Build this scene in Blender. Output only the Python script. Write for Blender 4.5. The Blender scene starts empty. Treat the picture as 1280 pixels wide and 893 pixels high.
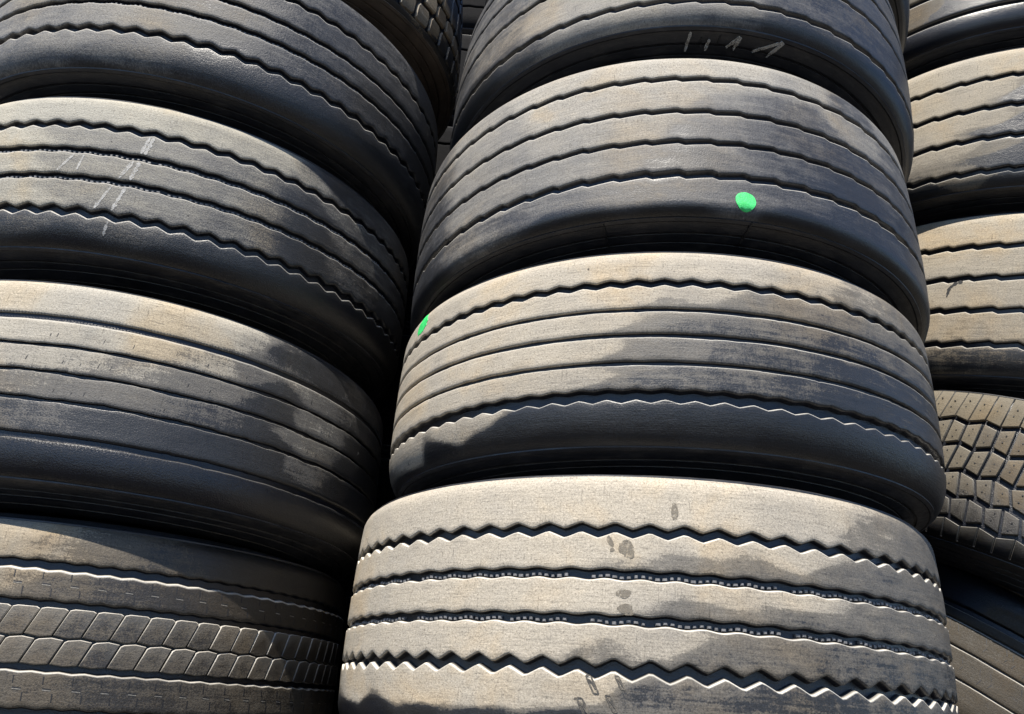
import bpy, math, random
import numpy as np
from mathutils import Matrix, Vector

rng = np.random.RandomState(7)
scene = bpy.context.scene
COL = scene.collection

TYRES = {
 'M1': dict(c=[0.2954, 1.5374, 0.044], n=[-0.0578, 0.0708, 0.9958], u=[-0.1944, -0.9792, 0.0584], R=0.5243, t=0.1665, b=-0.17,
  d=[(-48,91,100),(-24,118,100),(-8,135,100),(8,118,100),(25,129,90),(41,112,65),(54,121,60),(-41,24,97),(-23,50,100),(-10,60,100),(-1,62,97),(0,47,70),(7,49,66),(18,48,60),(31,51,58),(48,51,58),(9,77,90),(24,70,88),(-40,-10,100),(-20,2,100),(-6,5,100),(1,17,95),(12,17,85),(9,-8,60),(24,-6,58),(38,-2,58),(24,17,85),(-44,-54,100),(-22,-59,100),(-10,-50,95),(-5,-63,68),(4,-43,80),(12,-62,55),(30,-63,53),(47,-65,53),(-37,-118,97),(-15,-114,92),(-6,-103,85),(1,-113,52),(23,-109,48),(-54,-128,97),(-33,-125,97),(-22,-120,95),(-10,-117,85),(-56,-151,12),(-46,-150,15),(-33,-146,34),(-21,-146,40),(-9,-140,38)]),
 'M2': dict(c=[0.306, 1.5454, 0.4201], n=[-0.0568, 0.0521, 0.997], u=[-0.2141, -0.976, 0.0388], R=0.5215, t=0.1535, b=-0.1525,
  d=[(-40,64,95),(-23,102,100),(-4,126,92),(11,121,92),(25,120,80),(39,112,68),(51,108,62),(-40,49,95),(-18,72,95),(-2,70,90),(3,56,68),(6,77,80),(18,60,60),(38,54,56),(52,41,52),(-39,10,95),(-18,24,92),(-6,25,85),(-3,15,60),(5,18,52),(17,21,52),(37,13,50),(51,-5,48),(-41,-36,95),(-18,-16,95),(-9,-18,90),(-5,-32,58),(1,-21,55),(17,-17,50),(36,-27,45),(49,-48,45),(-43,-59,90),(-17,-62,85),(-10,-61,80),(-7,-75,50),(4,-63,50),(17,-66,50),(36,-73,42),(-51,-128,85),(-37,-118,85),(-29,-105,82),(-24,-117,32),(-14,-111,35),(-2,-112,28),(10,-113,24),(23,-124,24),(38,-134,28),(49,-149,28),(-41,-134,18),(-29,-139,28),(-14,-147,22),(-2,-141,30),(23,-147,28),(-8,-161,40),(10,-154,42),(-53,-164,20)]),
 'M3': dict(c=[0.2923, 1.5548, 0.7656], n=[-0.0556, 0.1089, 0.9925], u=[-0.2284, -0.9691, 0.0936], R=0.5247, t=0.1657, b=-0.166,
  d=[(-58,129,60),(-38,122,80),(-18,121,92),(2,120,100),(17,124,97),(29,129,80),(41,126,55),(56,139,75),(-59,57,55),(-32,43,75),(-14,54,88),(5,60,88),(11,49,62),(28,62,55),(40,75,70),(58,72,60),(-58,-25,50),(-32,-15,72),(-14,-9,82),(-2,-5,82),(8,-14,58),(24,-2,53),(38,-3,48),(54,-23,50),(-57,-103,45),(-31,-79,72),(-14,-69,74),(-4,-71,68),(1,-79,52),(12,-73,55),(23,-61,50),(37,-75,42),(51,-105,45),(-57,-177,30),(-34,-141,62),(-20,-123,62),(-13,-126,58),(-2,-131,60),(11,-131,58),(15,-147,56),(26,-122,52),(36,-138,42),(48,-189,28),(-26,-138,55),(-16,-160,25),(4,-173,25),(25,-166,22)]),
 'M4': dict(c=[0.3028, 1.5641, 1.1618], n=[-0.0182, 0.0978, 0.995], u=[-0.2207, -0.9711, 0.0914], R=0.5159, t=0.18, b=-0.1585,
  d=[(-64,-53,50),(-43,-79,62),(-24,-85,82),(-6,-121,85),(9,-129,72),(26,-123,50),(-48,-129,30),(-34,-125,55),(-20,-146,80),(-6,-156,85),(2,-159,75),(9,-153,62),(25,-153,42),(47,-201,35),(46,-86,45),(-44,-11,60),(39,-49,50)]),
 'L1': dict(c=[-0.7925, 1.7329, -0.1178], n=[-0.0672, 0.0608, 0.9959], u=[0.4164, -0.9054, 0.0833], R=0.5239, t=0.1668, b=-0.17,
  d=[(-13,147,97),(-8,140,72),(0,138,62),(10,131,52),(25,139,30),(42,150,20),(-11,83,72),(-6,76,55),(5,76,46),(18,72,42),(37,59,28),(-8,7,55),(6,18,52),(24,22,52),(38,33,36),(-6,-67,56),(8,-59,50),(30,-61,54)]),
 'L2': dict(c=[-0.7861, 1.7207, 0.2559], n=[-0.0684, 0.0886, 0.9937], u=[0.41, -0.9056, 0.109], R=0.5287, t=0.1694, b=-0.1624,
  d=[(-26,132,100),(-9,141,97),(9,145,92),(16,139,75),(21,136,40),(32,130,42),(48,137,50),(-25,81,92),(-7,77,88),(8,72,74),(18,78,60),(22,69,40),(29,84,66),(50,74,52),(-23,32,78),(-6,36,72),(9,30,62),(22,16,38),(32,21,66),(52,20,40),(-21,-15,66),(-5,-11,62),(10,-12,52),(23,-31,40),(28,-16,64),(50,-30,40),(-19,-73,50),(-3,-70,40),(12,-72,36),(23,-59,38),(29,-56,56),(47,-70,40),(-17,-142,12),(-2,-126,14),(19,-124,10),(40,-134,14)]),
 'L3': dict(c=[-0.7978, 1.725, 0.6696], n=[-0.0549, 0.0236, 0.9982], u=[0.4047, -0.9134, 0.0439], R=0.5281, t=0.1564, b=-0.1499,
  d=[(-41,116,97),(-19,122,97),(-3,121,88),(9,121,82),(22,111,66),(27,120,36),(32,114,52),(48,115,55),(-38,52,92),(-25,70,72),(-10,54,68),(5,53,62),(22,56,42),(27,67,60),(35,65,58),(-36,-9,88),(-24,12,68),(-9,14,68),(6,4,62),(24,11,40),(29,19,58),(36,6,55),(-33,-67,82),(-22,-43,70),(-8,-48,68),(7,-58,58),(24,-50,36),(30,-44,52),(-32,-114,52),(-13,-109,50),(3,-116,42),(17,-129,28),(-14,-86,58),(32,-147,15),(-24,-149,15),(2,-149,15)]),
 'L4': dict(c=[-0.8004, 1.7182, 1.0489], n=[-0.0399, 0.0167, 0.9991], u=[0.4018, -0.9152, 0.0313], R=0.5392, t=0.1724, b=-0.1619,
  d=[(-43,-62,70),(-27,-50,76),(-4,-2,62),(13,-1,50),(33,-23,45),(-41,-161,62),(-24,-128,62),(-1,-143,42),(17,-178,26),(22,79,50),(35,109,55),(-33,-110,74),(-31,-184,30)]),
 'L5': dict(c=[-0.7756, 1.7317, 1.4798], n=[-0.0866, -0.0479, 0.9951], u=[0.3473, -0.9376, -0.0149], R=0.5202, t=0.18, b=-0.1704,
  d=[(32,-154,55),(42,-119,65),(52,-138,45),(45,-69,70),(61,4,40),(29,-165,30)]),
 'R3': dict(c=[1.3556, 1.8841, 1.3088], n=[0.0722, -0.0912, 0.9932], u=[-0.5356, -0.8436, -0.0385], R=0.5203, t=0.2078, b=-0.1639,
  d=[(-13,158,100),(-1,182,100),(-22,140,95),(-21,56,90),(-7,85,92),(-2,80,88),(1,75,10),(1,-7,5),(-1,-25,20),(-4,2,85),(-13,20,86),(-21,-2,84),(-12,-58,80),(-5,-72,60),(0,-90,20),(-12,-145,62),(-1,-160,40),(-19,-161,40),(-12,-188,35)]),
 'R2': dict(c=[1.3738, 1.9284, 0.8965], n=[0.0994, -0.1351, 0.9858], u=[-0.5376, -0.841, -0.061], R=0.5156, t=0.2049, b=-0.1845,
  d=[(-16,158,100),(-4,167,97),(-16,76,88),(-15,-4,82),(-3,-6,82),(-14,-82,76),(-13,-168,48),(-1,-180,45)]),
 'R4': dict(c=[1.3359, 1.9133, 1.757], n=[0.0077, -0.0097, 0.9999], u=[-0.5652, -0.825, -0.0036], R=0.5215, t=0.18, b=-0.1699,
  d=[(-17,-60,70),(-11,-62,60),(-6,-68,20),(-17,-159,5),(5,-147,5),(4,-196,5)]),
 'R1': dict(c=[1.3617, 1.8734, 0.3671], n=[0.3491, -0.1551, 0.9242], u=[-0.5157, -0.8552, 0.0513], R=0.5244, t=0.1847, b=-0.1495,
  d=[(-31,153,97),(-18,145,90),(-26,81,75),(-15,76,70),(-24,28,75),(-13,19,66),(-22,-23,70),(-12,-21,64),(-19,-81,40),(-9,-83,40),(-18,-121,25),(-8,-136,20)]),
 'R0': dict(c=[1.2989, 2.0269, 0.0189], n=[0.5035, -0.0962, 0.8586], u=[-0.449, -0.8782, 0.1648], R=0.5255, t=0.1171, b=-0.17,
  d=[(-10,-18,66),(-2,-25,66),(-6,-87,62),(-1,-86,62),(-6,55,62),(-16,59,0),(-11,95,0),(-7,120,5)]),  # zeros blacken the upper shoulder where the tyre above shades it
 'M5': dict(c=[0.3248, 1.5941, 1.5618], n=[-0.018, 0.06, 1.0], u=[-0.22, -0.97, 0.05], R=0.52, t=0.17, b=-0.165, d=[]),
 'BK': dict(c=[0, 0, 0], n=[0, 0, 1], u=[0, -1, 0], R=.52, t=.17, b=-.17, d=[(-180, 0, 0), (-90, 0, 0), (0, 0, 0), (90, 0, 0), (180, 0, 0), (0, 100, 0), (0, -100, 0), (90, 100, 0), (-90, 100, 0), (90, -100, 0), (-90, -100, 0)]),
}


# ------------------------------------------------------------------ materials
def nt(name):
    m = bpy.data.materials.new(name); m.use_nodes = True
    t = m.node_tree; t.nodes.clear()
    out = t.nodes.new('ShaderNodeOutputMaterial'); b = t.nodes.new('ShaderNodeBsdfPrincipled')
    t.links.new(b.outputs[0], out.inputs[0])
    return m, t, b

class G:
    """small helper for wiring node graphs"""
    def __init__(s, t): s.t = t
    def n(s, kind, **kw):
        o = s.t.nodes.new(kind)
        for k, v in kw.items(): setattr(o, k, v)
        return o
    def put(s, sock, val):
        if hasattr(val, 'is_output') or hasattr(val, 'links'): s.t.links.new(val, sock)
        else: sock.default_value = val
    def m(s, op, a, b=0.0, c=None, clamp=False):
        o = s.n('ShaderNodeMath', operation=op, use_clamp=clamp)
        s.put(o.inputs[0], a); s.put(o.inputs[1], b)
        if c is not None: s.put(o.inputs[2], c)
        return o.outputs[0]
    def mix(s, fac, a, b, mode='MIX'):
        o = s.n('ShaderNodeMix', data_type='RGBA', blend_type=mode)
        s.put(o.inputs[0], fac); s.put(o.inputs[6], a); s.put(o.inputs[7], b)
        return o.outputs[2]
    def noise(s, vec, scale, detail=4, rough=.55, dist=0.0):
        o = s.n('ShaderNodeTexNoise'); s.put(o.inputs['Vector'], vec)
        o.inputs['Scale'].default_value = scale; o.inputs['Detail'].default_value = detail
        o.inputs['Roughness'].default_value = rough; o.inputs['Distortion'].default_value = dist
        return o.outputs['Fac']
    def scale(s, vec, sx, sy, sz=1.0, off=(0, 0, 0)):
        o = s.n('ShaderNodeMapping'); s.put(o.inputs['Vector'], vec)
        o.inputs['Scale'].default_value = (sx, sy, sz); o.inputs['Location'].default_value = off
        return o.outputs[0]
    def ramp(s, fac, stops, mode='LINEAR'):
        o = s.n('ShaderNodeValToRGB'); s.put(o.inputs[0], fac); r = o.color_ramp; r.interpolation = mode
        while len(r.elements) < len(stops): r.elements.new(.5)
        for e, (p, c) in zip(r.elements, stops):
            e.position = p; e.color = (c, c, c, 1) if not isinstance(c, tuple) else (*c, 1)
        return o.outputs[0]

def surface_coords(g, seed):
    """distance round the tyre, height across the tread (metres)"""
    tc = g.n('ShaderNodeTexCoord'); sp = g.n('ShaderNodeSeparateXYZ'); g.put(sp.inputs[0], tc.outputs['Object'])
    ang = g.m('ARCTAN2', sp.outputs[1], sp.outputs[0]); s = g.m('MULTIPLY', ang, .52)
    c = g.n('ShaderNodeCombineXYZ'); g.put(c.inputs[0], s); g.put(c.inputs[1], sp.outputs[2]); c.inputs[2].default_value = seed * 3.17
    return c.outputs[0], s, sp.outputs[2], tc.outputs['Object']

def rubber(name, seed, pale=(.345, .306, .248), mid=(.100, .091, .079), grey=(.022, .0225, .025), black=(.0034, .0046, .0092), lines=.35, grain=.5, vein=.25, rough=0.0, crisp=1.0):  # default black and grey tinted blue for skylight on shaded rubber
    m, t, b = nt(name); g = G(t)
    uv, s, h, obj = surface_coords(g, seed)
    at = g.n('ShaderNodeAttribute', attribute_name='dust').outputs['Fac']
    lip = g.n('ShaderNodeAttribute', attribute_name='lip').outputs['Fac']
    n1 = g.noise(g.scale(uv, .8, 1.8), 9, 5, .6, .6)
    n2 = g.noise(g.scale(uv, .8, 1.4), 42, 5, .62, .5)
    n3 = g.noise(uv, 420, 3, .6)
    n4 = g.noise(g.scale(uv, 1, .16), 160, 3, .6)            # streaks across the ribs
    d = g.m('ADD', at, g.m('MULTIPLY', g.m('SUBTRACT', n1, .5), .16))
    d = g.m('ADD', d, g.m('MULTIPLY', g.m('SUBTRACT', n2, .5), .24))
    d = g.m('ADD', d, g.m('MULTIPLY', g.m('SUBTRACT', n4, .5), vein * .35))
    n7 = g.noise(g.scale(uv, .12, 1.6), 95, 4, .65, .3)      # smears along the ribs
    d = g.m('ADD', d, g.m('MULTIPLY', g.m('SUBTRACT', n7, .5), .26))
    d2 = g.m('ADD', d, g.m('MULTIPLY', g.m('SUBTRACT', n3, .5), .42 * grain))
    lerp = lambda a, c, f: tuple(x * (1 - f) + y * f for x, y in zip(a, c))
    k = crisp; e1 = .016 + .07 * (1 - k); e2 = .010 + .09 * (1 - k)
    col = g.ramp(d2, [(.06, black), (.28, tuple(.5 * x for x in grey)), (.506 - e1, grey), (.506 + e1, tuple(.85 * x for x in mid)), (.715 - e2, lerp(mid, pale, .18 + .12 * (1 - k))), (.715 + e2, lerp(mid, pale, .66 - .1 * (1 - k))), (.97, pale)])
    # faint blotches of browner and greyer dust
    n5 = g.noise(uv, 5.5, 4, .6, .4)
    tint = g.ramp(n5, [(.36, (.90, .92, .96)), (.52, (1, 1, 1)), (.68, (1.10, 1.0, .86))])
    col = g.mix(1.0, col, tint, 'MULTIPLY')
    n6 = g.noise(g.scale(uv, 1, 1), 850, 2, .6)
    col = g.mix(1.0, col, g.ramp(n6, [(.30, .72), (.5, 1.0), (.70, 1.24)]), 'MULTIPLY')
    # rubber grain, dark specks, hair-thin scuffs round the rib and across it
    n8 = g.noise(uv, 300, 3, .7)
    col = g.mix(1.0, col, g.ramp(n8, [(.30, .45), (.43, .93), (.58, 1.0), (.70, 1.30)]), 'MULTIPLY')
    n9 = g.noise(g.scale(uv, .05, 1.0), 430, 3, .7, .2)
    col = g.mix(1.0, col, g.ramp(n9, [(.32, .72), (.46, 1.0), (.60, 1.0), (.72, 1.22)]), 'MULTIPLY')
    n10 = g.noise(g.scale(uv, 1, .09), 300, 2, .6)
    col = g.mix(1.0, col, g.ramp(n10, [(.26, .60), (.36, 1.0)]), 'MULTIPLY')
    # sparse dark pits and scuffs
    v = g.n('ShaderNodeTexVoronoi', feature='F1'); g.put(v.inputs['Vector'], g.scale(uv, 1, .75)); v.inputs['Scale'].default_value = 30
    spot = g.m('LESS_THAN', g.m('ADD', v.outputs['Distance'], g.m('MULTIPLY', n2, .16)), .125)
    pick = g.m('GREATER_THAN', g.noise(uv, 6.1, 1, .5), .56)
    pit = g.m('MULTIPLY', spot, pick)
    col = g.mix(g.m('MULTIPLY', pit, .75), col, (.018, .018, .020, 1))
    col = g.mix(g.m('MULTIPLY', lip, .95, clamp=True), col, (.60, .565, .50, 1))  # near-white colour paints the sun highlight on the groove lips
    g.put(b.inputs['Base Color'], col)
    g.put(b.inputs['Roughness'], g.m('ADD', g.ramp(d2, [(.05, min(.34 + rough, 1)), (.45, min(.42 + rough, 1)), (.6, .64), (.9, .92)]), g.m('MULTIPLY', g.m('SUBTRACT', n3, .5), .22)))
    g.put(b.inputs['Specular IOR Level'], g.ramp(d2, [(.4, .5 if rough == 0 else .1), (.8, .25 if rough == 0 else .1)]))
    # wear lines round the tread, grain, low lumps
    wl = g.noise(g.scale(uv, .05, 1.0), 620, 3, .7, .35)
    hgt = g.m('ADD', g.m('MULTIPLY', wl, lines * .55), g.m('MULTIPLY', n3, .15 + grain))
    hgt = g.m('ADD', hgt, g.m('MULTIPLY', n2, .9)); hgt = g.m('SUBTRACT', hgt, g.m('MULTIPLY', pit, 1.2))
    bp = g.n('ShaderNodeBump'); bp.inputs['Strength'].default_value = .55; bp.inputs['Distance'].default_value = .0012
    g.put(bp.inputs['Height'], hgt); g.put(b.inputs['Normal'], bp.outputs[0])
    return m

def sidewall_rubber(name, seed, brown=0.0):
    m, t, b = nt(name); g = G(t)
    uv, s, h, obj = surface_coords(g, seed)
    n1 = g.noise(obj, 9, 5, .6, .5); n2 = g.noise(obj, 60, 5, .65)
    base = (.008 + .055 * brown, .0090 + .041 * brown, .0125 + .028 * brown)
    col = g.mix(g.ramp(n1, [(.4, 0.0), (.7, 1.0)]), (*base, 1), (base[0] * 1.9 + .004, base[1] * 1.85 + .004, base[2] * 1.8 + .004, 1))
    col = g.mix(g.ramp(n2, [(.56, 0.0), (.76, .4)]), col, (.060, .055, .050, 1))
    rub = g.noise(g.scale(uv, .06, 1.0), 300, 3, .65)
    col = g.mix(g.ramp(rub, [(.5, 0.0), (.68, .5)]), col, (.055 + .05 * brown, .052 + .03 * brown, .052 + .01 * brown, 1))
    g.put(b.inputs['Base Color'], col)
    g.put(b.inputs['Roughness'], g.ramp(n2, [(.3, .36), (.7, .62)]))
    bp = g.n('ShaderNodeBump'); bp.inputs['Strength'].default_value = .35; bp.inputs['Distance'].default_value = .001
    g.put(bp.inputs['Height'], g.m('ADD', n2, g.m('MULTIPLY', g.noise(obj, 380, 3, .7), .9))); g.put(b.inputs['Normal'], bp.outputs[0])
    return m

def plain(name, col, rough=.7, spots=None, bump=.3):
    m, t, b = nt(name); g = G(t); tc = g.n('ShaderNodeTexCoord').outputs['Object']
    n = g.noise(tc, 160, 4, .65)
    c2 = spots or tuple(.72 * x for x in col)
    g.put(b.inputs['Base Color'], g.mix(g.ramp(n, [(.42, 0.0), (.66, 1.0)]), (*col, 1), (*c2, 1)))
    b.inputs['Roughness'].default_value = rough
    bp = g.n('ShaderNodeBump'); bp.inputs['Strength'].default_value = bump; bp.inputs['Distance'].default_value = .0008
    g.put(bp.inputs['Height'], g.noise(tc, 700, 3, .6)); g.put(b.inputs['Normal'], bp.outputs[0])
    return m

def chalk_mat():
    m, t, b = nt('chalk'); g = G(t); tc = g.n('ShaderNodeTexCoord').outputs['Object']
    n = g.noise(tc, 520, 3, .7); n2 = g.noise(tc, 70, 3, .6)
    b.inputs['Base Color'].default_value = (.52, .51, .49, 1); b.inputs['Roughness'].default_value = .95
    # powder that skips the hollows of the rubber
    g.put(b.inputs['Alpha'], g.ramp(g.m('ADD', g.m('MULTIPLY', n, .65), g.m('MULTIPLY', n2, .35)), [(.37, 0.0), (.56, .68)]))
    return m

M_DARK = plain('cut_rubber', (.010, .010, .012), .6)
M_GROOVE = plain('ejector_rubber', (.14, .14, .145), .5, (.06, .06, .062))
M_GREEN = plain('green_paint', (.030, .50, .115), .5, (.05, .62, .17), .8)
M_CHALK = chalk_mat()
M_STAIN = plain('grey_stain', (.165, .145, .115), .85, (.125, .11, .09), 1.0)
_t = M_STAIN.node_tree; _g = G(_t); _b = [n for n in _t.nodes if n.type == 'BSDF_PRINCIPLED'][0]
_c = _g.n('ShaderNodeTexCoord').outputs['Object']
_g.put(_b.inputs['Alpha'], _g.ramp(_g.m('ADD', _g.m('MULTIPLY', _g.noise(_c, 260, 4, .7), .5), _g.m('MULTIPLY', _g.noise(_c, 90, 3, .6), .5)), [(.38, 0.0), (.52, .8)]))
M_PRINT = plain('faded_print', (.045, .042, .038), .8, (.12, .105, .085), 1.0)

# ------------------------------------------------------------------ mesh building
def build(name, V, loops, totals, mats, parent=None, attrs=None, mat_idx=None, smooth=True, sharp=38):
    me = bpy.data.meshes.new(name)
    V = np.asarray(V, np.float32); loops = np.asarray(loops, np.int32); totals = np.asarray(totals, np.int32)
    me.vertices.add(len(V)); me.vertices.foreach_set('co', V.ravel())
    me.loops.add(len(loops)); me.loops.foreach_set('vertex_index', loops)
    me.polygons.add(len(totals))
    me.polygons.foreach_set('loop_start', np.concatenate([[0], np.cumsum(totals)[:-1]]).astype(np.int32))
    me.polygons.foreach_set('loop_total', totals)
    for m in mats: me.materials.append(m)
    if mat_idx is not None: me.polygons.foreach_set('material_index', np.asarray(mat_idx, np.int32))
    me.polygons.foreach_set('use_smooth', np.full(len(totals), smooth, bool))
    me.update(calc_edges=True); me.validate()
    for k, a in (attrs or {}).items():
        at = me.attributes.new(k, 'FLOAT', 'POINT'); at.data.foreach_set('value', np.asarray(a, np.float32))
    if smooth: me.set_sharp_from_angle(angle=math.radians(sharp))
    o = bpy.data.objects.new(name, me); COL.objects.link(o)
    if parent: o.parent = parent
    return o

class Acc:
    """collects vertices, faces, attributes of one mesh"""
    def __init__(s): s.V = []; s.L = []; s.T = []; s.D = []; s.P = []; s.M = []; s.n = 0
    def add(s, V, L, T, dust, lip, mat=0):
        V = np.asarray(V, float); k = len(V)
        s.V.append(V); s.L.append(np.asarray(L, int) + s.n); s.T.append(np.asarray(T, int))
        s.D.append(np.broadcast_to(np.asarray(dust, float), (k,))); s.P.append(np.broadcast_to(np.asarray(lip, float), (k,)))
        s.M.append(np.full(len(T), mat)); s.n += k
    def done(s, name, mats, parent, **kw):
        c = np.concatenate
        return build(name, c(s.V), c(s.L), c(s.T), mats, parent, dict(dust=c(s.D), lip=c(s.P)), c(s.M), **kw)

def tri(x, duty=.5):
    x = x - np.floor(x)
    return np.where(x < duty, x / duty, (1 - x) / (1 - duty)) * 2 - 1

def zig(kind, ph):
    if kind == 'zig': return np.clip(tri(ph) * 1.12, -1, 1)
    if kind == 'saw': return tri(ph, .8)
    if kind == 'wave': return np.sin(2 * np.pi * ph)
    if kind == 'step': return np.clip(tri(ph) * 2.4, -1, 1)
    return np.zeros_like(ph)

def fbm(x, y, seed, oct=3):
    """cheap smooth pseudo noise, about -1..1"""
    r = np.random.RandomState(abs(int(seed))); v = 0; a = 1.0; tot = 0
    for o in range(oct):
        for _ in range(3):
            kx, ky = r.randn(2) * 2 ** o; v = v + a * np.sin(kx * x + ky * y + r.rand() * 6.28) / 3 * 1.4
        tot += a; a *= .55
    return v / tot

class Tyre:
    def __init__(s, key, shr=(.013, .016), srow=(.030, .045), seed=1):
        q = TYRES[key]; s.key = key; s.R = q['R']; s.t = q['t']; s.b = q['b']; s.shr = shr; s.srow = srow; s.seed = seed
        s.ctrl = np.array(q['d'], float).reshape(-1, 3)
        n = Vector(q['n']); u = Vector(q['u']); n.normalize(); u = (u - n * u.dot(n)).normalized(); v = n.cross(u)
        s.mat = Matrix(((u.x, v.x, n.x, q['c'][0]), (u.y, v.y, n.y, q['c'][1]), (u.z, v.z, n.z, q['c'][2]), (0, 0, 0, 1)))
    def r(s, h):
        """outer radius of the worn tread at height h: slight crown, rounded shoulders"""
        h = np.asarray(h, float); d = .0035 * (h / .13) ** 2
        top = np.clip((h - (s.t - s.srow[0])) / s.srow[0], 0, 1); bot = np.clip(((s.b + s.srow[1]) - h) / s.srow[1], 0, 1)
        rt = 1 - np.sqrt(np.clip(1 - (top * .97) ** 2, 0, 1)); rb = 1 - np.sqrt(np.clip(1 - (bot * .97) ** 2, 0, 1))
        return s.R - d - rt * s.shr[0] / .757 - rb * s.shr[1] / .757
    def surf(s, th, h):
        """the same with the low lumps of wear"""
        th = np.asarray(th, float); h = np.asarray(h, float)
        return s.r(h) + .0011 * fbm(th * 3, h * 9, s.seed + 3) + .0004 * fbm(th * 14, h * 40, s.seed + 4)
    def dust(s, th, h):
        """dust level, lowered in places to paint shade, from scattered readings (degrees, mm, percent)"""
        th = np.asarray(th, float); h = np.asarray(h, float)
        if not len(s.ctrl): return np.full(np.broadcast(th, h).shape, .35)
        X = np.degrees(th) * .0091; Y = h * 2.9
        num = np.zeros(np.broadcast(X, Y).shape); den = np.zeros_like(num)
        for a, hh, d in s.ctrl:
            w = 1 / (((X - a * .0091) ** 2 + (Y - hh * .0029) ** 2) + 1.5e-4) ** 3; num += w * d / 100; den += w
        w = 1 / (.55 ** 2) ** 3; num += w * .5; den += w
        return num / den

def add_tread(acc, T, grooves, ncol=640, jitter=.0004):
    """rows follow every groove's edges, so lips and walls are real edges"""
    th = np.linspace(-np.pi, np.pi, ncol, endpoint=False)
    gs = sorted(grooves, key=lambda g: g['h'])
    rows = []   # (h array, inset from surface, lip)
    def edge(g, side):
        ph = th / (2 * np.pi) * g.get('n', 72) + g.get('ph', 0)
        k = g.get('kind', 'line'); amp = g.get('amp', 0)
        if side > 0: amp = g.get('amp_up', amp)
        e = g['h'] + side * g['w'] / 2 + amp * zig(k, ph)
        e = e + jitter * g.get('rag', 1) * fbm(th * 26, th * 11 + side, T.seed * 13 + int(g['h'] * 1000) + (5 if side > 0 else 0), 3)
        if g.get('rag', 1) > 2: e = e + .0016 * side * np.clip(fbm(th * 55, th * 9, T.seed + int(g['h'] * 999)), .35, 1) - .0016 * side * .35
        return e
    lines = []
    lower = np.full(ncol, T.b); edges = [lower]
    segs = []
    prev = lower
    for g in gs:
        lo, hi = edge(g, -1), edge(g, 1)
        segs.append((prev, lo, g, 'rib')); segs.append((lo, hi, g, 'groove')); prev = hi
    segs.append((prev, np.full(ncol, T.t), None, 'rib'))
    first = True; rows = []
    lipw = .0024
    for a, c, g, kind in segs:
        if kind == 'rib':
            span = float(np.mean(c - a)); k = max(3, int(span / .0055))
            isfirst = a is lower; islast = g is None
            A = a if isfirst else a + lipw; C = c if islast else c - g.get('lipw', .002)
            for i in range(k + 1):
                f = i / k
                if isfirst: f = f ** 1.3
                rows.append((A + (C - A) * f, np.zeros(ncol), 0.0))
        else:
            d = g['d']; lw = g.get('lipw', .002); w = c - a; wm = float(np.mean(w))
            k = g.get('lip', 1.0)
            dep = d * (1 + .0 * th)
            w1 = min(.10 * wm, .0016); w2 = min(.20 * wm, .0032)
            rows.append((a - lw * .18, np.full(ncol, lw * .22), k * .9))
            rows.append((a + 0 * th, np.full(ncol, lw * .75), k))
            rows.append((a + w1, dep * .55, k * .12))
            rows.append((a + w2, dep, 0.0)); nmid = max(1, int(wm / .012))
            for q in range(nmid): rows.append((a + (q + 1) / (nmid + 1) * w, dep * 1.02, 0.0))
            rows.append((c - w2 * .7, dep, 0.0))
            rows.append((c - w1 * .35, dep * .5, 0.0)); rows.append((c + 0 * th, np.full(ncol, .0019), 0.0)); rows.append((c + lipw * .4, np.full(ncol, .0007), 0.0))
    H = np.array([r[0] for r in rows]); IN = np.array([r[1] for r in rows]); LP = np.array([np.full(ncol, r[2]) for r in rows])
    TH = np.broadcast_to(th, H.shape)
    RR = T.surf(TH, H) - IN
    D = T.dust(TH, H) - np.where(IN > .003, .80, 0)  # dust value cut in grooves to paint their floors shadow-black
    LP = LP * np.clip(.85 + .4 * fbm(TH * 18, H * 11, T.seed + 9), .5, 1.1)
    V = np.stack([RR * np.cos(TH), RR * np.sin(TH), H], -1).reshape(-1, 3)
    nr = len(rows); i = np.arange(nr - 1)[:, None] * ncol; j = np.arange(ncol)[None]; j2 = (j + 1) % ncol
    Q = np.stack([i + j, i + j2, i + ncol + j2, i + ncol + j], -1).reshape(-1)
    acc.add(V, Q, np.full((nr - 1) * ncol, 4), D.ravel(), LP.ravel())

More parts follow.
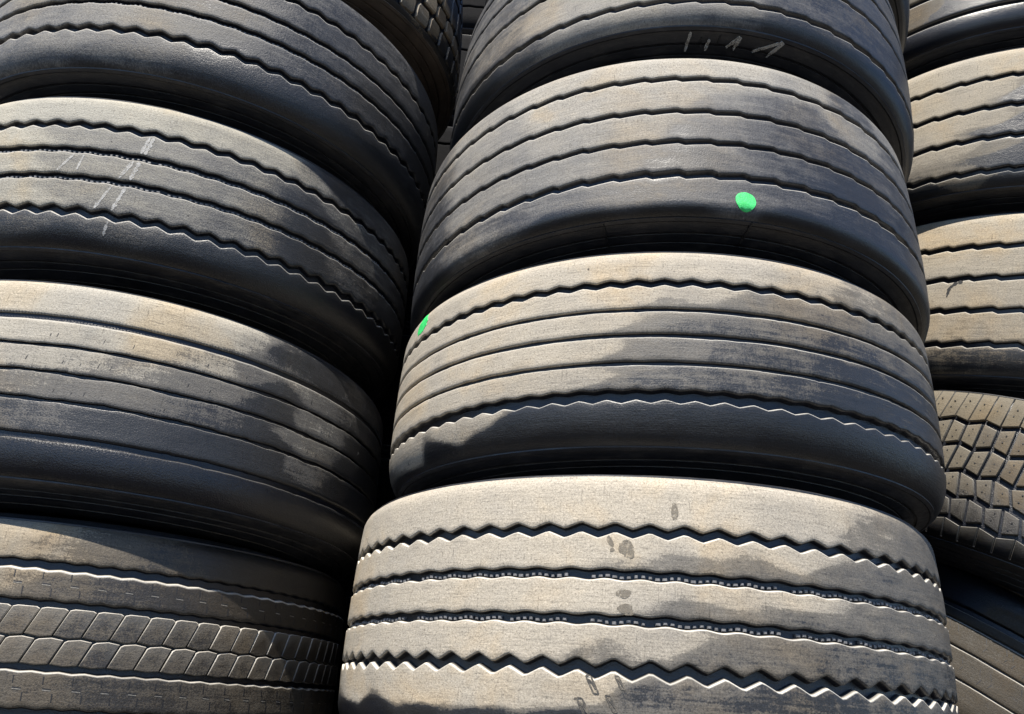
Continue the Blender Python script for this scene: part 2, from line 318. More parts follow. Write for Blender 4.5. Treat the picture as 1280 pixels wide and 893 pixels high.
def add_prisms(acc, T, polys, depth=.006, bev=.0016, lip=.6, base=0.0, mat=0, dd=0.0):
    """raised blocks: each polygon (theta, h) stands from the groove floor up to the tread surface"""
    for P in polys:
        P = np.asarray(P, float); k = len(P); c = P.mean(0)
        X = (P - c) * np.array([T.R, 1.0]); ln = np.linalg.norm(X, axis=1)
        inn = c + (X * (1 - bev * 1.15 / ln)[:, None]) / np.array([T.R, 1.0])
        z = rng.uniform(-.0006, .0004) + base
        lv = []
        for pts, off in ((P, -depth), (P, -bev + z), (inn, z)):
            rr = T.surf(pts[:, 0], pts[:, 1]) + off; lv.append(np.stack([rr * np.cos(pts[:, 0]), rr * np.sin(pts[:, 0]), pts[:, 1]], -1))
        cc = float(T.surf(c[0], c[1])) + z
        V = np.concatenate(lv + [[[cc * math.cos(c[0]), cc * math.sin(c[0]), c[1]]]])
        L = []; Tt = []
        for lev in (0, 1):
            for i in range(k):
                j = (i + 1) % k; L += [lev * k + i, lev * k + j, (lev + 1) * k + j, (lev + 1) * k + i]; Tt.append(4)
        for i in range(k): L += [2 * k + i, 2 * k + (i + 1) % k, 3 * k]; Tt.append(3)
        hh = np.concatenate([P[:, 1], P[:, 1], inn[:, 1], [c[1]]]); tt = np.concatenate([P[:, 0], P[:, 0], inn[:, 0], [c[0]]])
        d = T.dust(tt, hh) + dd + rng.uniform(-.05, .05); d[:k] -= .4
        up = (np.concatenate([P, P, inn, [c]])[:, 1] - c[1]) > -1e-4
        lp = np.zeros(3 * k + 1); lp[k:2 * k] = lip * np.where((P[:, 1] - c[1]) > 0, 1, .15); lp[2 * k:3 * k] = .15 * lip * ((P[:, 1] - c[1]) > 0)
        acc.add(V, L, Tt, d, lp, mat)

def merge(pieces):
    V = []; L = []; Tt = []; n = 0
    for v, l, t in pieces: V.append(v); L += [i + n for i in l]; Tt += list(t); n += len(v)
    return np.concatenate(V), L, Tt

def ribbon(T, pts, width, off, nseg=10, r_of=None, taper=True, ragged=.25, seed=0):
    """a thin mark laid along the surface through (theta, h) points, with a few tenths of a millimetre of thickness"""
    pts = np.asarray(pts, float); t = np.linspace(0, len(pts) - 1, nseg + 1)
    C = np.stack([np.interp(t, range(len(pts)), pts[:, i]) for i in (0, 1)], 1)
    S = C * np.array([T.R, 1]); d = np.gradient(S, axis=0); d /= np.linalg.norm(d, axis=1)[:, None] + 1e-9; n = np.stack([-d[:, 1], d[:, 0]], 1)
    r = np.random.RandomState(seed + 11); w = width / 2 * (1 + ragged * r.uniform(-1, 1, len(C)))
    if taper: w = w * np.clip(np.minimum(np.arange(len(C)) + .5, len(C) - np.arange(len(C)) - .5) / 1.2, .25, 1)
    A = (S + n * w[:, None]) / np.array([T.R, 1]); B = (S - n * w[:, None]) / np.array([T.R, 1])
    f = r_of or T.r
    out = []
    for P, o in ((A, off), (B, off), (A, off - .0012), (B, off - .0012)):
        if r_of is None: rr = T.surf(P[:, 0], P[:, 1]) + o; z = P[:, 1]
        else: rr, z = r_of(P[:, 1], o)
        out.append(np.stack([rr * np.cos(P[:, 0]), rr * np.sin(P[:, 0]), z], -1))
    V = np.concatenate(out); k = len(C); L = []; Tt = []
    for i in range(k - 1):
        for a, b in ((0, 1), (1, 3), (3, 2), (2, 0)):
            L += [a * k + i, a * k + i + 1, b * k + i + 1, b * k + i]; Tt.append(4)
    return V, L, Tt

def blob(T, c, rx, ry, off, n=26, seed=0, rag=.10, rot=0.0):
    """a dab of paint or a stain that follows the curved tread"""
    r = np.random.RandomState(seed); a = np.linspace(0, 2 * np.pi, n, endpoint=False)
    k = 1 + rag * (np.sin(2 * a + r.rand() * 6) * .5 + np.sin(3 * a + r.rand() * 6) * .5 + r.uniform(-.5, .5, n))
    V = []; L = []; Tt = []
    rings = (0.0, .35, .7, 1.0, 1.02)
    x = np.cos(a) * rx * k; y = np.sin(a) * ry * k; x, y = x * math.cos(rot) - y * math.sin(rot), x * math.sin(rot) + y * math.cos(rot)
    for q in rings[1:]:
        th = c[0] + x * q / T.R; h = c[1] + y * q; rr = T.surf(th, h) + (off if q <= 1 else -.001)
        V.append(np.stack([rr * np.cos(th), rr * np.sin(th), h], -1))
    rr = float(T.surf(c[0], c[1])) + off; V.append(np.array([[rr * math.cos(c[0]), rr * math.sin(c[0]), c[1]]])); V = np.concatenate(V)
    for i in range(n): L += [i, (i + 1) % n, 4 * n]; Tt.append(3)
    for q in range(3):
        for i in range(n): j = (i + 1) % n; L += [q * n + i, (q + 1) * n + i, (q + 1) * n + j, q * n + j]; Tt.append(4)
    return V, L, Tt

# sidewall: (distance inwards from the shoulder, outwards past the tread edge)
SIDE = [(0, 0), (.0012, .0022), (.006, .005), (.0085, .0042), (.013, .0062), (.028, .0105), (.0285, .0085), (.033, .0085), (.0335, .0115), (.048, .0155), (.0485, .0135),
        (.0515, .0135), (.052, .0165), (.075, .0225), (.0755, .0205), (.079, .0205), (.0795, .0232), (.105, .0255), (.108, .0235), (.140, .022), (.170, .013), (.195, -.006), (.205, -.025), (.222, -.052), (.226, -.085)]
LINER = [(.205, -.083), (.16, -.020), (.10, -.006), (.055, -.022), (.028, -.050)]
def side_fn(T, side, bulge):
    e = T.t if side > 0 else T.b; re = float(T.r(e)); x = np.array([p[0] for p in SIDE]); y = np.array([p[1] for p in SIDE])
    y = np.where(y > 0, y * bulge, y)
    return e, re, x, y
def add_sidewall(T, side, mat, parent, bulge=1.0, ncol=288):
    e, re, x, y = side_fn(T, side, bulge)
    lx = np.array([p[0] for p in LINER]); ly = np.array([p[1] for p in LINER])
    X = np.concatenate([x, lx]); Y = np.concatenate([y, ly]); n = len(X)
    th = np.linspace(-np.pi, np.pi, ncol, endpoint=False)
    TH = np.broadcast_to(th, (n, ncol)); RR = (re - X)[:, None] + .0012 * fbm(TH * 3, X[:, None] * 20, T.seed + 21); Z = (e + side * Y)[:, None] + .0008 * fbm(TH * 5, X[:, None] * 30, T.seed + 22)
    RR[:2] = RR[:2] * 0 + re; RR[0] += .0011 * fbm(th * 3, e * 9, T.seed + 3); 
    V = np.stack([RR * np.cos(TH), RR * np.sin(TH), Z + 0 * TH], -1).reshape(-1, 3)
    i = np.arange(n - 1)[:, None] * ncol; j = np.arange(ncol)[None]; j2 = (j + 1) % ncol
    q = [i + j, i + ncol + j, i + ncol + j2, i + j2]
    if side > 0: q = q[::-1]
    Q = np.stack(q, -1).reshape(-1)
    return build('sidewall', V, Q, np.full((n - 1) * ncol, 4), [mat], parent, sharp=30)

def ejectors(acc, T, g, pitch=.0092, gaps=(), size=(.0058, .0042)):
    """row of small stone ejector bars along a groove floor"""
    n = int(2 * math.pi * T.R / pitch)
    P = []
    for i in range(n):
        th = -math.pi + (i + .5) * 2 * math.pi / n
        if any(abs(math.degrees(th) - a) < 1.35 for a in gaps) or rng.rand() < .05: continue
        ph = th / (2 * math.pi) * g.get('n', 72) + g.get('ph', 0)
        h = g['h'] + g.get('amp', 0) * float(zig(g.get('kind', 'line'), np.array(ph))) - g['w'] * .13
        a = size[0] / 2 / T.R * rng.uniform(.75, 1.15); b = size[1] / 2 * rng.uniform(.85, 1.1)
        P.append([(th - a, h - b), (th + a, h - b), (th + a, h + b), (th - a, h + b)])
    add_prisms(acc, T, P, depth=g['d'] + .001, bev=.0010, lip=.0, base=-g['d'] * .52, mat=1, dd=-.2)

# ------------------------------------------------------------------ the things
def make_tyre(T, label, group, tread_mat, side_mat, grooves, eject=(), gaps=(), blocks=None, ncol=640, bulge=(1.0, 1.0), extra=None, jitter=.0004):
    root = bpy.data.objects.new('truck_tyre', None); COL.objects.link(root); root.empty_display_size = .1
    root.matrix_world = T.mat
    root['label'] = label; root['category'] = 'tyre'; root['group'] = group
    acc = Acc(); add_tread(acc, T, grooves, ncol, jitter)
    for i in eject: ejectors(acc, T, sorted(grooves, key=lambda g: -g['h'])[i], gaps=gaps)
    if blocks:
        for polys, kw in blocks: add_prisms(acc, T, polys, **kw)
    if extra:
        for V, L, Tt, mi, du, lp in extra: acc.add(V, L, Tt, du, lp, mi)
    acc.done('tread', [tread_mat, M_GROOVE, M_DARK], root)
    add_sidewall(T, 1, side_mat, root, bulge[0]); add_sidewall(T, -1, side_mat, root, bulge[1])
    return root

def part(root, name, mat, pieces, label=None):
    for v, l, t in pieces:
        o = build(name, v, l, t, [mat], root, sharp=60)
        if label: o['label'] = label

D2R = math.pi / 180
SM = [sidewall_rubber('sidewall_rubber', 1), sidewall_rubber('brown_sidewall_rubber', 2, 1.0)]
GM = 'tyres of the middle stack'; GL = 'tyres of the left stack'; GR = 'tyres of the right stack'

# ---- middle stack, from the bottom up
def gr(h, w, d, **k): return dict(h=h, w=w, d=d, **k)

T = Tyre('M1', shr=(.010, .012), srow=(.022, .030), seed=1)
g = [gr(.0895, .0125, .011, kind='zig', amp=.0039, n=72, lipw=.0017), gr(.0325, .0130, .010, kind='wave', amp=.0013, n=72, lipw=.0017),
     gr(-.0235, .0130, .010, kind='wave', amp=.0013, n=72, ph=.3, lipw=.0017), gr(-.0815, .0150, .012, kind='zig', amp=.0050, n=72, lipw=.0021)]
tm = rubber('dusty_tread_pale', 1, lines=.6, crisp=.85)
m1 = make_tyre(T, 'pale dusty tyre with two bold zigzag grooves, lowest of the middle stack', GM, tm, SM[0], g, eject=(1, 2), gaps=(-7.2, 22, -38), bulge=(1.0, 1.0))
st = []
for i, (a, h, rx, ry, ro) in enumerate([(-3.2, .075, .0035, .007, .4), (-.8, .066, .010, .012, 0), (-1.2, .009, .009, .006, .2), (-.9, -.010, .010, .007, 0), (6.0, .118, .005, .011, .1), (-1.0, .075, .003, .003, 0), (-2.9, .064, .003, .0025, 0)]):
    st.append(blob(T, (a * D2R, h), rx, ry, .0004, seed=i, rag=.22, rot=ro))
part(m1, 'damp_stain', M_STAIN, st)
st = []
for i, (a, h, q) in enumerate([(-5.3, -.100, 1), (-1.6, -.096, .75), (-6.4, -.127, 1.1), (-2.7, -.120, .9)]):
    x = a * D2R
    for k in (-1, 1):
        st.append(ribbon(T, [(x - .010 * q + k * .006 * q, h + .010 * q), (x + .010 * q + k * .006 * q, h - .010 * q)], .0022 * q, .0005, 8, seed=i))
    st.append(ribbon(T, [(x - .016 * q, h + .010 * q), (x - .004 * q, h + .010 * q)], .002 * q, .0006, 5, seed=i + 3))
    st.append(ribbon(T, [(x + .004 * q, h - .010 * q), (x + .016 * q, h - .010 * q)], .002 * q, .0006, 5, seed=i + 5))
    st.append(ribbon(T, [(x - .009 * q, h + .006 * q), (x + .001 * q, h + .001 * q), (x + .009 * q, h - .005 * q)], .0022 * q, .0007, 7, seed=i + 5))
    st[-5:] = [merge(st[-5:])]
part(m1, 'stamp_mark', M_PRINT, st)

T = Tyre('M2', shr=(.012, .022), srow=(.026, .060), seed=2)
g = [gr(.0925, .0115, .009, kind='zig', amp=.0024, n=80, lipw=.0020), gr(.0475, .0068, .006, rag=2.2, lipw=.0020, lip=.9), gr(.0058, .0066, .006, rag=2.2, lipw=.0020, lip=.9),
     gr(-.0378, .0066, .006, rag=2.5, lipw=.0018, lip=.7), gr(-.0865, .0175, .012, kind='zig', amp=.0026, amp_up=.0014, n=80, lipw=.0020)]
m2 = make_tyre(T, 'dusty tyre with fine straight middle grooves and small green dab at its left end', GM, rubber('dusty_tread_wavy', 2, lines=.9, crisp=.8), SM[0], g, bulge=(1.0, .95))
part(m2, 'paint_dab', M_GREEN, [blob(T, (-52.8 * D2R, .1265), .0230, .0165, .0006, seed=4, rag=.25)], 'small green paint dab')

T = Tyre('M3', shr=(.012, .015), srow=(.026, .019), seed=3)
g = [gr(.1045, .0115, .007, kind='saw', amp=.0021, n=64, lipw=.0022, lip=1), gr(.031, .0108, .007, kind='saw', amp=.0018, n=64, lipw=.0022, lip=1), gr(-.034, .0108, .007, kind='saw', amp=.0018, n=64, lipw=.0016, lip=.8),
     gr(-.098, .0130, .008, kind='saw', amp=.0022, n=64, lipw=.0022, lip=1)]
m3 = make_tyre(T, 'worn tyre with a round bright green paint dot on its lowest rib', GM, rubber('worn_tread_smooth', 3, mid=(.072, .071, .073), grey=(.021, .022, .0255), pale=(.29, .268, .232), lines=.45, crisp=.35), SM[0], g, bulge=(.9, .75))
part(m3, 'paint_dot', M_GREEN, [blob(T, (15.6 * D2R, -.1420), .0160, .0165, .0006, seed=2, rag=.04, n=36)], 'bright green round paint dot')
def side_r(T, bulge, side=-1):
    e, re, x, y = side_fn(T, side, bulge)
    def f(q, o):
        q = np.asarray(q, float); yy = np.interp(q, x[:19], y[:19]); return re - q, e + side * (yy + o + .0022)
    return f
def side_lines(T, bulge, strokes, width, off, seed=0):
    out = []
    for i, s in enumerate(strokes): out.append(ribbon(T, [(a * D2R, q) for a, q in s], width, off, 9, r_of=side_r(T, bulge), seed=seed + i))
    return out
part(m3, 'crack', M_DARK, side_lines(T, .75, [[(-8.8, .002), (-9.1, .03), (-9.0, .055)], [(17.3, .0), (16.9, .03), (17.0, .05)]], .0035, .0002))

T = Tyre('M4', shr=(.012, .018), srow=(.026, .046), seed=4)
g = [gr(.125, .0105, .007, kind="saw", amp=.0018, n=64, lip=.6), gr(.050, .0105, .007, kind='saw', amp=.0018, n=64, lipw=.0014, lip=.6), gr(-.0225, .0105, .007, kind='saw', amp=.0018, n=64, lipw=.0020, lip=.9), gr(-.1195, .0120, .007, kind='saw', amp=.0020, n=64, lipw=.0020, lip=.9), ]
m4 = make_tyre(T, 'tyre with chalk strokes on dark lower sidewall, above the one with green dot', GM, rubber('worn_tread_grey', 4, mid=(.072, .071, .073), grey=(.021, .022, .0255), pale=(.29, .268, .232), lines=.4, crisp=.35), SM[0], g, bulge=(.9, .95))
part(m4, 'chalk_mark', M_CHALK, side_lines(T, .95, [[(3.92, .0085), (3.03, .0436)], [(8.01, .0205), (7.43, .0413)], [(11.9, .0335), (14.36, .010), (13.62, .0356)], [(17.8, .0337), (23.64, .0025), (21.35, .0368)]], .0058, .0001, seed=5), 'white chalk stroke')
part(m4, 'crack', M_DARK, side_lines(T, .95, [[(10.2, .012), (9.9, .030)], [(6.2, .018), (6.4, .036)]], .003, .0001))


T = Tyre('M5', seed=5)
make_tyre(T, 'dark tyre edge at top right of middle stack, above the chalk-stroked sidewall', GM, rubber('dark_tread', 5), SM[0], [gr(.1, .01, .008), gr(.03, .01, .008), gr(-.03, .01, .008), gr(-.1, .01, .008)], ncol=480)

# ---- left stack, from the bottom up
T = Tyre('L1', shr=(.014, .016), srow=(.030, .040), seed=6)
band = gr(.0045, .0985, .0095, kind='zig', amp=.0010, n=96, lipw=.002, lip=.8, rag=.5)
g = [gr(.103, .0140, .009, kind='zig', amp=.0012, n=96, lipw=.0034), band, gr(-.099, .0135, .009, kind='zig', amp=.0012, n=96, lipw=.003)]
N = 86; P1 = []; P2 = []
dth = 2 * math.pi / N; gp = .0012 / T.R
for i in range(N):
    a = -math.pi + i * dth; sl = .0135 / T.R
    hb, hm, ht = -.0355, .0035, .0440
    # upper row leans to the right at its top, lower row follows on, half a block across
    P1.append([(a + gp, hm + .0022), (a + dth * .55, hm - .0012), (a + dth - gp, hm + .0012), (a + dth + sl - gp, ht - .0025), (a + dth * .85 + sl, ht - .0002), (a + dth * .2 + sl, ht), (a + sl + gp, ht - .0020)])
    a += dth * .45
    P2.append([(a - sl * .9 + gp, hb + .002), (a - sl * .9 + dth * .5, hb), (a - sl * .9 + dth - gp, hb + .002), (a + dth - gp, hm - .0036), (a + dth * .55, hm - .0012), (a + dth * .1 + gp, hm - .0034), (a + gp * .6, hm - .006)])
sip = []
def sipe(T, pts, w=.0017, seed=0): return (*ribbon(T, pts, w, .00035, max(3, 2 * len(pts)), taper=False, ragged=.3, seed=seed), 2, 0.0, 0.0)
for i in range(N):
    a = -math.pi + (i + .1) * dth
    if abs(a) > 2.0: continue
    for hc, q in ((.0745, 1), (-.068, -1)):
        sip.append((*ribbon(T, [(a + .004, hc + .0002), (a + .026, hc - .0003)], .0013, .0003, 5, taper=False, seed=i)  , 0, .5, .25))
        sip.append(sipe(T, [(a, hc + .018), (a + .002, hc + .008)], seed=i)); sip.append(sipe(T, [(a + .004, hc + .002), (a + .026, hc + .0015)], seed=i + 1)); sip.append(sipe(T, [(a + .031, hc - .004), (a + .033, hc - .015)], seed=i + 2))
l1 = make_tyre(T, 'tyre with a band of slanted tread blocks round its middle, lowest of the left stack', GL, rubber('block_tread_brown', 6, pale=(.25, .215, .165), mid=(.072, .061, .047), grey=(.032, .028, .024), lines=.3, grain=.9), SM[0], g,
    blocks=[(P1, dict(depth=.0095, bev=.0012, lip=.85)), (P2, dict(depth=.0095, bev=.0012, lip=.7))], extra=sip, ncol=576, bulge=(1.0, 1.0))

T = Tyre('L2', shr=(.012, .018), srow=(.026, .045), seed=7)
g = [gr(.0985, .0110, .0045, rag=1.2, lipw=.003, lip=.45), gr(.0495, .0064, .007, rag=5, lipw=.0012, lip=.5), gr(.0040, .0066, .007, rag=5, lipw=.0012, lip=.5), gr(-.0425, .0064, .007, rag=5, lipw=.0012, lip=.5), gr(-.1015, .0115, .0050, rag=2.5, lipw=.0018, lip=.15)]

sip = []
for i in range(420):
    a = -2.0 + i * 4.0 / 420
    sip.append(sipe(T, [(a, .1065), (a + .0008, .1035)], .0011, i)); sip.append(sipe(T, [(a, -.1085), (a + .0008, -.1115)], .0011, i))
for i in range(70):
    a = -1.8 + i * 3.6 / 70 + rng.uniform(-.02, .02)
    for hc in (.062, .0175, -.032):
        if rng.rand() < .35: sip.append(sipe(T, [(a + hc, hc + .003), (a + hc + .002, hc + .003 + rng.uniform(.003, .008))], .0011, i))
l2 = make_tyre(T, 'tyre with straight ragged grooves and blotchy patches, directly above the slanted-block tyre', GL, rubber('ragged_tread', 7, mid=(.075, .071, .067), pale=(.315, .288, .24), lines=.35, grain=.8, vein=.4, crisp=1.0), SM[0], g, extra=sip, bulge=(1.0, 1.0), jitter=.00045)

T = Tyre('L3', shr=(.011, .022), srow=(.024, .055), seed=8)
g = [gr(.088, .0130, .0095, kind='zig', amp=.0034, n=76, lipw=.0024), gr(.0335, .0130, .0095, kind='wave', amp=.0011, n=76, lipw=.0023), gr(-.0225, .0130, .0095, kind='wave', amp=.0011, n=76, lipw=.0018), gr(-.088, .0150, .0105, kind='zig', amp=.0042, n=76, lipw=.0026)]
l3 = make_tyre(T, 'tyre with crossing white chalk lines over its ribs, left stack', GL, rubber('sparkling_tread', 8, mid=(.072, .070, .069), grey=(.020, .021, .024), pale=(.345, .32, .265), grain=1.2, lines=.3, crisp=.4), SM[0], g, eject=(1, 2), bulge=(.95, 1.0))
C = []
for i, (p, w) in enumerate([([(-12.5, .0815), (-13.2, .0425)], .0035), ([(-11.8, .0800), (-12.5, .0425)], .004), ([(-14.1, .0240), (-15.7, -.0140)], .0035), ([(-13.0, .0240), (-13.7, -.0140)], .004),
    ([(-16.5, -.0320), (-18.4, -.0785)], .0035), ([(-14.1, -.0320), (-15.3, -.0785)], .004), ([(-15.4, -.100), (-15.7, -.125)], .003), ([(-25.0, .0230), (-27.2, -.0120)], .0025), ([(-23.1, .0240), (-23.6, -.008)], .002)]):
    C.append(ribbon(T, [(a * D2R, h) for a, h in p], w * 1.5, .0005, 12, seed=i, ragged=.5))
part(l3, 'chalk_mark', M_CHALK, C, 'crossing white chalk lines')

T = Tyre('L4', shr=(.012, .020), srow=(.026, .050), seed=9)
g = [gr(.091, .0130, .0095, kind='zig', amp=.0032, n=76, lipw=.0020, lip=.9), gr(.0262, .0125, .0095, kind='wave', amp=.0010, n=76, lipw=.0020, lip=.9), gr(-.0262, .0125, .0095, kind='wave', amp=.0010, n=76, lipw=.0020, lip=.9), gr(-.089, .0140, .0105, kind='zig', amp=.0038, n=76, lipw=.0024, lip=1)]
l4 = make_tyre(T, 'bluish grey tyre with four wavy grooves, left stack, second from the top', GL, rubber('sparkling_tread_grey', 9, mid=(.072, .071, .073), grey=(.021, .022, .0255), pale=(.29, .268, .232), grain=1.1, lines=.3, crisp=.4), SM[0], g, eject=(1, 2), bulge=(.95, 1.0))

T = Tyre('L5', shr=(.016, .012), srow=(.03, .03), seed=10)
N = 60; PB = []
dth = 2 * math.pi / N
for r, (h0, h1) in enumerate(((-.158, -.108), (-.096, -.052), (-.042, .042), (.052, .096), (.108, .168))):
    for i in range(N):
        a = -math.pi + (i + .5 * (r % 2)) * dth; x0, x1 = a + .007, a + dth - .007; c = (h1 - h0) * .22
        PB.append([(x0, h0 + c * .4), (x0 + .012, h0), (x1 - .010, h0 + .002), (x1, h0 + c), (x1 + .004, h1 - c), (x1 - .008, h1), (x0 + .016, h1 - .001), (x0 + .004, h1 - c)])
l5 = make_tyre(T, 'brown dirty tyre with rounded lug blocks at the top of the left stack', GL, rubber('lug_tread_dirty', 10, mid=(.16, .125, .085)), SM[1], [gr(.005, .330, .010, lip=0, rag=.2)],
    blocks=[(PB, dict(depth=.011, bev=.003, lip=.1))], ncol=480, bulge=(1.0, 1.0))

# ---- right stack, from the bottom up
TR = dict(pale=(.315, .280, .225), mid=(.120, .105, .084), crisp=.75)
T = Tyre('R0', shr=(.012, .016), srow=(.03, .04), seed=11)
g = [gr(.0345, .0130, .009, lip=.3, rag=1.5, lipw=.002), gr(.0075, .0030, .004, lip=.9, lipw=.0026, rag=1.5), gr(-.0430, .0036, .004, lip=.8, lipw=.0022, rag=1.5), gr(-.0990, .0036, .004, lip=.8, lipw=.002, rag=1.5)]
sip = []
for i in range(110):
    a = -1.9 + i * 3.8 / 110
    for hc in (-.018, -.072, .062):
        if rng.rand() < .4: continue
        b_ = a + rng.uniform(-.006, .006); c_1 = hc + rng.uniform(-.004, .004)
        sip.append(sipe(T, [(b_, c_1 + .016), (b_ + rng.uniform(.006, .014), c_1 + .004)], .0013, i))
        if rng.rand() < .6: sip.append(sipe(T, [(b_ + .018, c_1 - .002), (b_ + .012, c_1 - rng.uniform(.008, .016))], .0013, i + 1))
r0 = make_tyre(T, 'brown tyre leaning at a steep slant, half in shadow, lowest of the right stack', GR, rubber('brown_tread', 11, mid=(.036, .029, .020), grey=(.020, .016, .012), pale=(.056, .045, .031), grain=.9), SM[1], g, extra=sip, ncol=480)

T = Tyre('R1', shr=(.014, .018), srow=(.03, .045), seed=12)
N = 100; dth = 2 * math.pi / N; hl = [.185 - .002, .109, .052, -.006, -.058, -.107, -.146]; P = []; DOT = []
def zl(r, i): return hl[r] + (0 if r in (0, 6) else .0042 * (1 if (i + r) % 2 else -1))
sk = [0, 0, .000, .004, -.002, .0, .0]
for r in range(6):
    for i in range(N):
        a = -math.pi + i * dth; lean = (0, 0, .002, -.006, -.004, 0)[r] / T.R; gx = (.0030 if r not in (0, 5) else .0012) / T.R; gy = .0054
        x0t, x1t, x0b, x1b = a + gx + lean, a + dth - gx + lean, a + gx - lean, a + dth - gx - lean
        y0 = zl(r, i) - (gy if r else 0); y1 = zl(r, i + 1) - (gy if r else 0); w0 = zl(r + 1, i) + (gy if r < 5 else 0); w1 = zl(r + 1, i + 1) + (gy if r < 5 else 0)
        P.append([(x0b, w0), (x1b, w1), (x1t, y1), (x0t, y0)])
        if abs(a) < 1.9 and r < 5:
            c = ((x0b + x1t) / 2, (w0 + y1) / 2)
            for k in (-1, 1): DOT.append((*blob(T, (c[0] + k * .002, c[1] + k * .008), .0015, .0015, .0009, n=8, seed=i), 2, 0.0, 0.0))
r1 = make_tyre(T, 'tilted tyre with a full block tread cut by zigzag grooves, right stack', GR, rubber('block_tread_tan', 12, mid=(.052, .042, .029), grey=(.022, .019, .016), pale=(.118, .100, .072), grain=.9), SM[0], [gr(.0195, .3290, .0075, lip=0, rag=.1)],
    blocks=[(P, dict(depth=.0085, bev=.0013, lip=.5))], extra=DOT, ncol=396)

def rg(k=.8): return [gr(h, .0135, .009, kind='saw', amp=.0026, n=60, lipw=.0024, lip=k) for h in (.117, .038, -.040, -.120)]
T = Tyre('R2', shr=(.014, .020), srow=(.03, .05), seed=13)
g = rg()
r2 = make_tyre(T, 'pale tan tyre with small torn cut, right stack, directly above the zigzag block tyre', GR, rubber('tan_tread', 13, **TR), SM[0], g, ncol=600)
part(r2, 'torn_cut', M_DARK, [merge([ribbon(T, [(-14.4 * D2R, .0300), (-16.0 * D2R, .0270), (-17.4 * D2R, .0160), (-17.8 * D2R, -.0060)], .0065, .0004, 14, ragged=.6, seed=3)])])

T = Tyre('R3', shr=(.014, .018), srow=(.03, .045), seed=14)
r3 = make_tyre(T, 'pale tan tyre with black patch on its ribs, second from top, right stack', GR, rubber('tan_tread_patched', 14, **TR), SM[0], [gr(h, .0135, .009, kind='saw', amp=.0026, n=60, lipw=.0024, lip=.9) for h in (.123, .039, -.044, -.129)], ncol=600)
T = Tyre('R4', shr=(.012, .018), srow=(.03, .045), seed=15)
r4 = make_tyre(T, 'dark tyre with straight bright-edged grooves at the top of the right stack', GR, rubber('dark_brown_tread', 15, mid=(.07, .056, .036), pale=(.14, .115, .08)), SM[0],
    [gr(.11, .012, .009), gr(.045, .012, .009), gr(-.021, .014, .010, lipw=.0028, rag=.3), gr(-.1075, .014, .010, lipw=.0026, rag=.3)], ncol=480)

# ---- stacks further back, glimpsed through the gaps
T = Tyre('BK', seed=16)
back_mat = rubber('back_tread', 16, rough=.5, mid=(.02, .02, .02), grey=(.01, .01, .011), black=(.003, .003, .004))  # colours blackened so the gaps look fully shaded despite the sun reaching in
first = None
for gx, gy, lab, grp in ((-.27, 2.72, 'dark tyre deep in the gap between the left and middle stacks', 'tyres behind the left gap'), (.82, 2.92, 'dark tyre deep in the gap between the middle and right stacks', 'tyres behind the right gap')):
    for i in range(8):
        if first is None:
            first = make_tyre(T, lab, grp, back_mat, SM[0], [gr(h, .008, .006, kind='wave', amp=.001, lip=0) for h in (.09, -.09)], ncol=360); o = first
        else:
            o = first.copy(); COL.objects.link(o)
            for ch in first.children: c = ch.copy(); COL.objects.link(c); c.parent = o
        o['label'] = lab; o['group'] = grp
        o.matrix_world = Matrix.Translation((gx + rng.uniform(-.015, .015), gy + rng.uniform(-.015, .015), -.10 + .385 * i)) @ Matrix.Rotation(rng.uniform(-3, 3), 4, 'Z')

# ------------------------------------------------------------------ ground
def ground():
    n = 120; xs = np.concatenate([-np.geomspace(60, 3, 20), np.linspace(-2.9, 3.4, 80), np.geomspace(3.6, 60, 20)]); ys = np.concatenate([-np.geomspace(60, 2, 16), np.linspace(-1.9, 4.5, 84), np.geomspace(4.7, 60, 20)])
    X, Y = np.meshgrid(xs, ys); num = np.zeros_like(X); den = np.zeros_like(X)
    for k, dz in (('M1', 0), ('L1', 0), ('R0', 0)):
        q = TYRES[k]; nn = np.array(q['n']); c = np.array(q['c']); p = c + nn * (q['b'] - .030)
        nn = nn / np.linalg.norm(nn); pl = p[2] - (nn[0] * (X - p[0]) + nn[1] * (Y - p[1])) / nn[2]
        d = np.hypot(X - c[0], Y - c[1]); w = np.where(d < .56, 1e4, 1 / (np.maximum(d - .56, .001) ** 2 * 12 + 1e-4)); pl = np.clip(pl, -.75, .2); num += w * pl; den += w
    w = .25; num += w * -.32; den += w
    Z = num / den + .006 * fbm(X * 9, Y * 9, 3) * np.clip((np.hypot(X - .3, Y - 1.6) - .6), 0, 1)
    V = np.stack([X, Y, Z], -1).reshape(-1, 3); nx = len(xs); ny = len(ys); i = np.arange(ny - 1)[:, None] * nx; j = np.arange(nx - 1)[None]
    Q = np.stack([i + j, i + j + 1, i + nx + j + 1, i + nx + j], -1).reshape(-1)
    m, t, b = nt('packed_dirt'); gg = G(t); tc = gg.n('ShaderNodeTexCoord').outputs['Object']
    gg.put(b.inputs['Base Color'], gg.ramp(gg.noise(tc, 14, 6, .65), [(.3, (.025, .022, .019)), (.7, (.05, .043, .035))])); b.inputs['Roughness'].default_value = .95
    bp = gg.n('ShaderNodeBump'); bp.inputs['Distance'].default_value = .01; gg.put(bp.inputs['Height'], gg.noise(tc, 60, 5, .7)); gg.put(b.inputs['Normal'], bp.outputs[0])
    o = build('ground', V, Q, np.full((nx - 1) * (ny - 1), 4), [m], sharp=180); o['kind'] = 'structure'
ground()

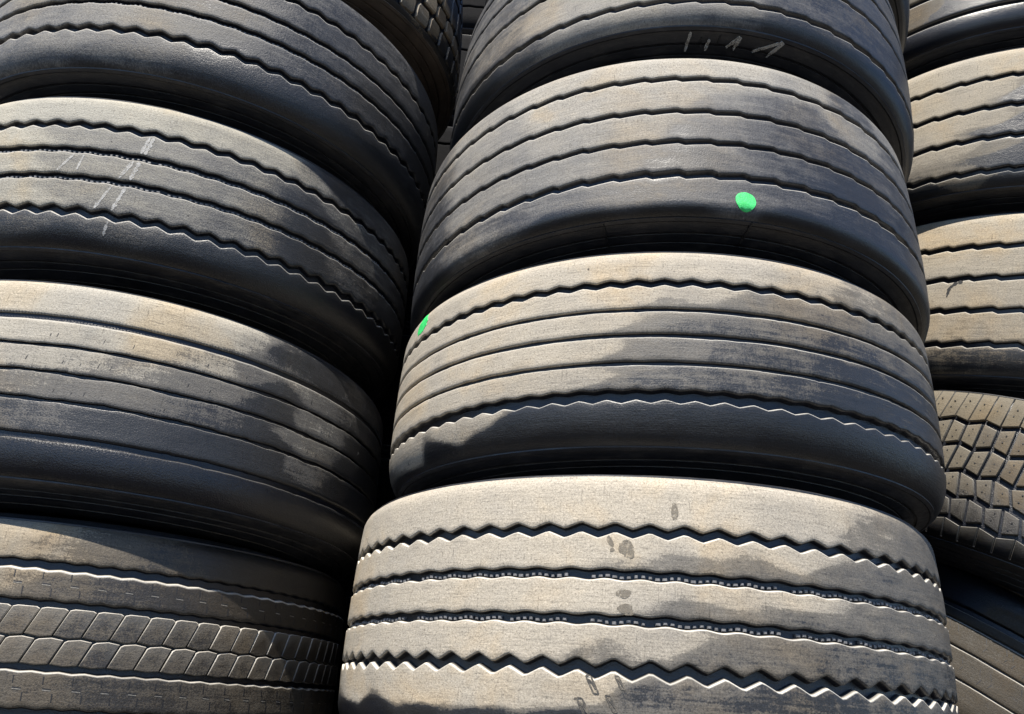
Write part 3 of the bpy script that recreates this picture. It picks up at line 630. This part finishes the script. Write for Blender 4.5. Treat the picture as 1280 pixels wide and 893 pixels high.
# ------------------------------------------------------------------ light, sky, camera
SUN_EL, SUN_AZ = math.radians(60), math.radians(205)      # azimuth clockwise from +Y
w = bpy.data.worlds.new('World'); scene.world = w; w.use_nodes = True
t = w.node_tree; t.nodes.clear(); o = t.nodes.new('ShaderNodeOutputWorld'); bg = t.nodes.new('ShaderNodeBackground'); sk_ = t.nodes.new('ShaderNodeTexSky')
sk_.sky_type = 'NISHITA'; sk_.sun_disc = False; sk_.sun_elevation = SUN_EL; sk_.sun_rotation = SUN_AZ; sk_.altitude = 1800; sk_.dust_density = .25; sk_.ozone_density = 5.0
bg.inputs['Strength'].default_value = .10; t.links.new(sk_.outputs[0], bg.inputs[0]); t.links.new(bg.outputs[0], o.inputs[0])
L = bpy.data.lights.new('sun', 'SUN'); L.energy = 5.0; L.angle = math.radians(.53); L.color = (1.0, .935, .83)
lo = bpy.data.objects.new('sun', L); COL.objects.link(lo)
d = Vector((math.sin(SUN_AZ) * math.cos(SUN_EL), math.cos(SUN_AZ) * math.cos(SUN_EL), math.sin(SUN_EL)))
lo.rotation_euler = d.to_track_quat('Z', 'Y').to_euler(); lo.location = d * 20

cam = bpy.data.cameras.new('camera'); co = bpy.data.objects.new('camera', cam); COL.objects.link(co); scene.camera = co
FPX, PITCH, ROLL = 975.738, 0.35389, 0.13891
cam.sensor_width = 36; cam.lens = FPX / 1280 * 36; cam.clip_end = 500; cam.clip_start = .05
fw = Vector((0, math.cos(PITCH), math.sin(PITCH))); up = Vector((0, -math.sin(PITCH), math.cos(PITCH))); ri = Vector((1, 0, 0))
c_, s_ = math.cos(ROLL), math.sin(ROLL); R_ = c_ * ri + s_ * up; U_ = -s_ * ri + c_ * up
co.matrix_world = Matrix(((R_.x, U_.x, -fw.x, 0), (R_.y, U_.y, -fw.y, 0), (R_.z, U_.z, -fw.z, 0), (0, 0, 0, 1)))
vs = scene.view_settings; vs.view_transform = 'Standard'; vs.look = 'None'; vs.gamma = 1; vs.use_curve_mapping = False; vs.exposure = 1.12
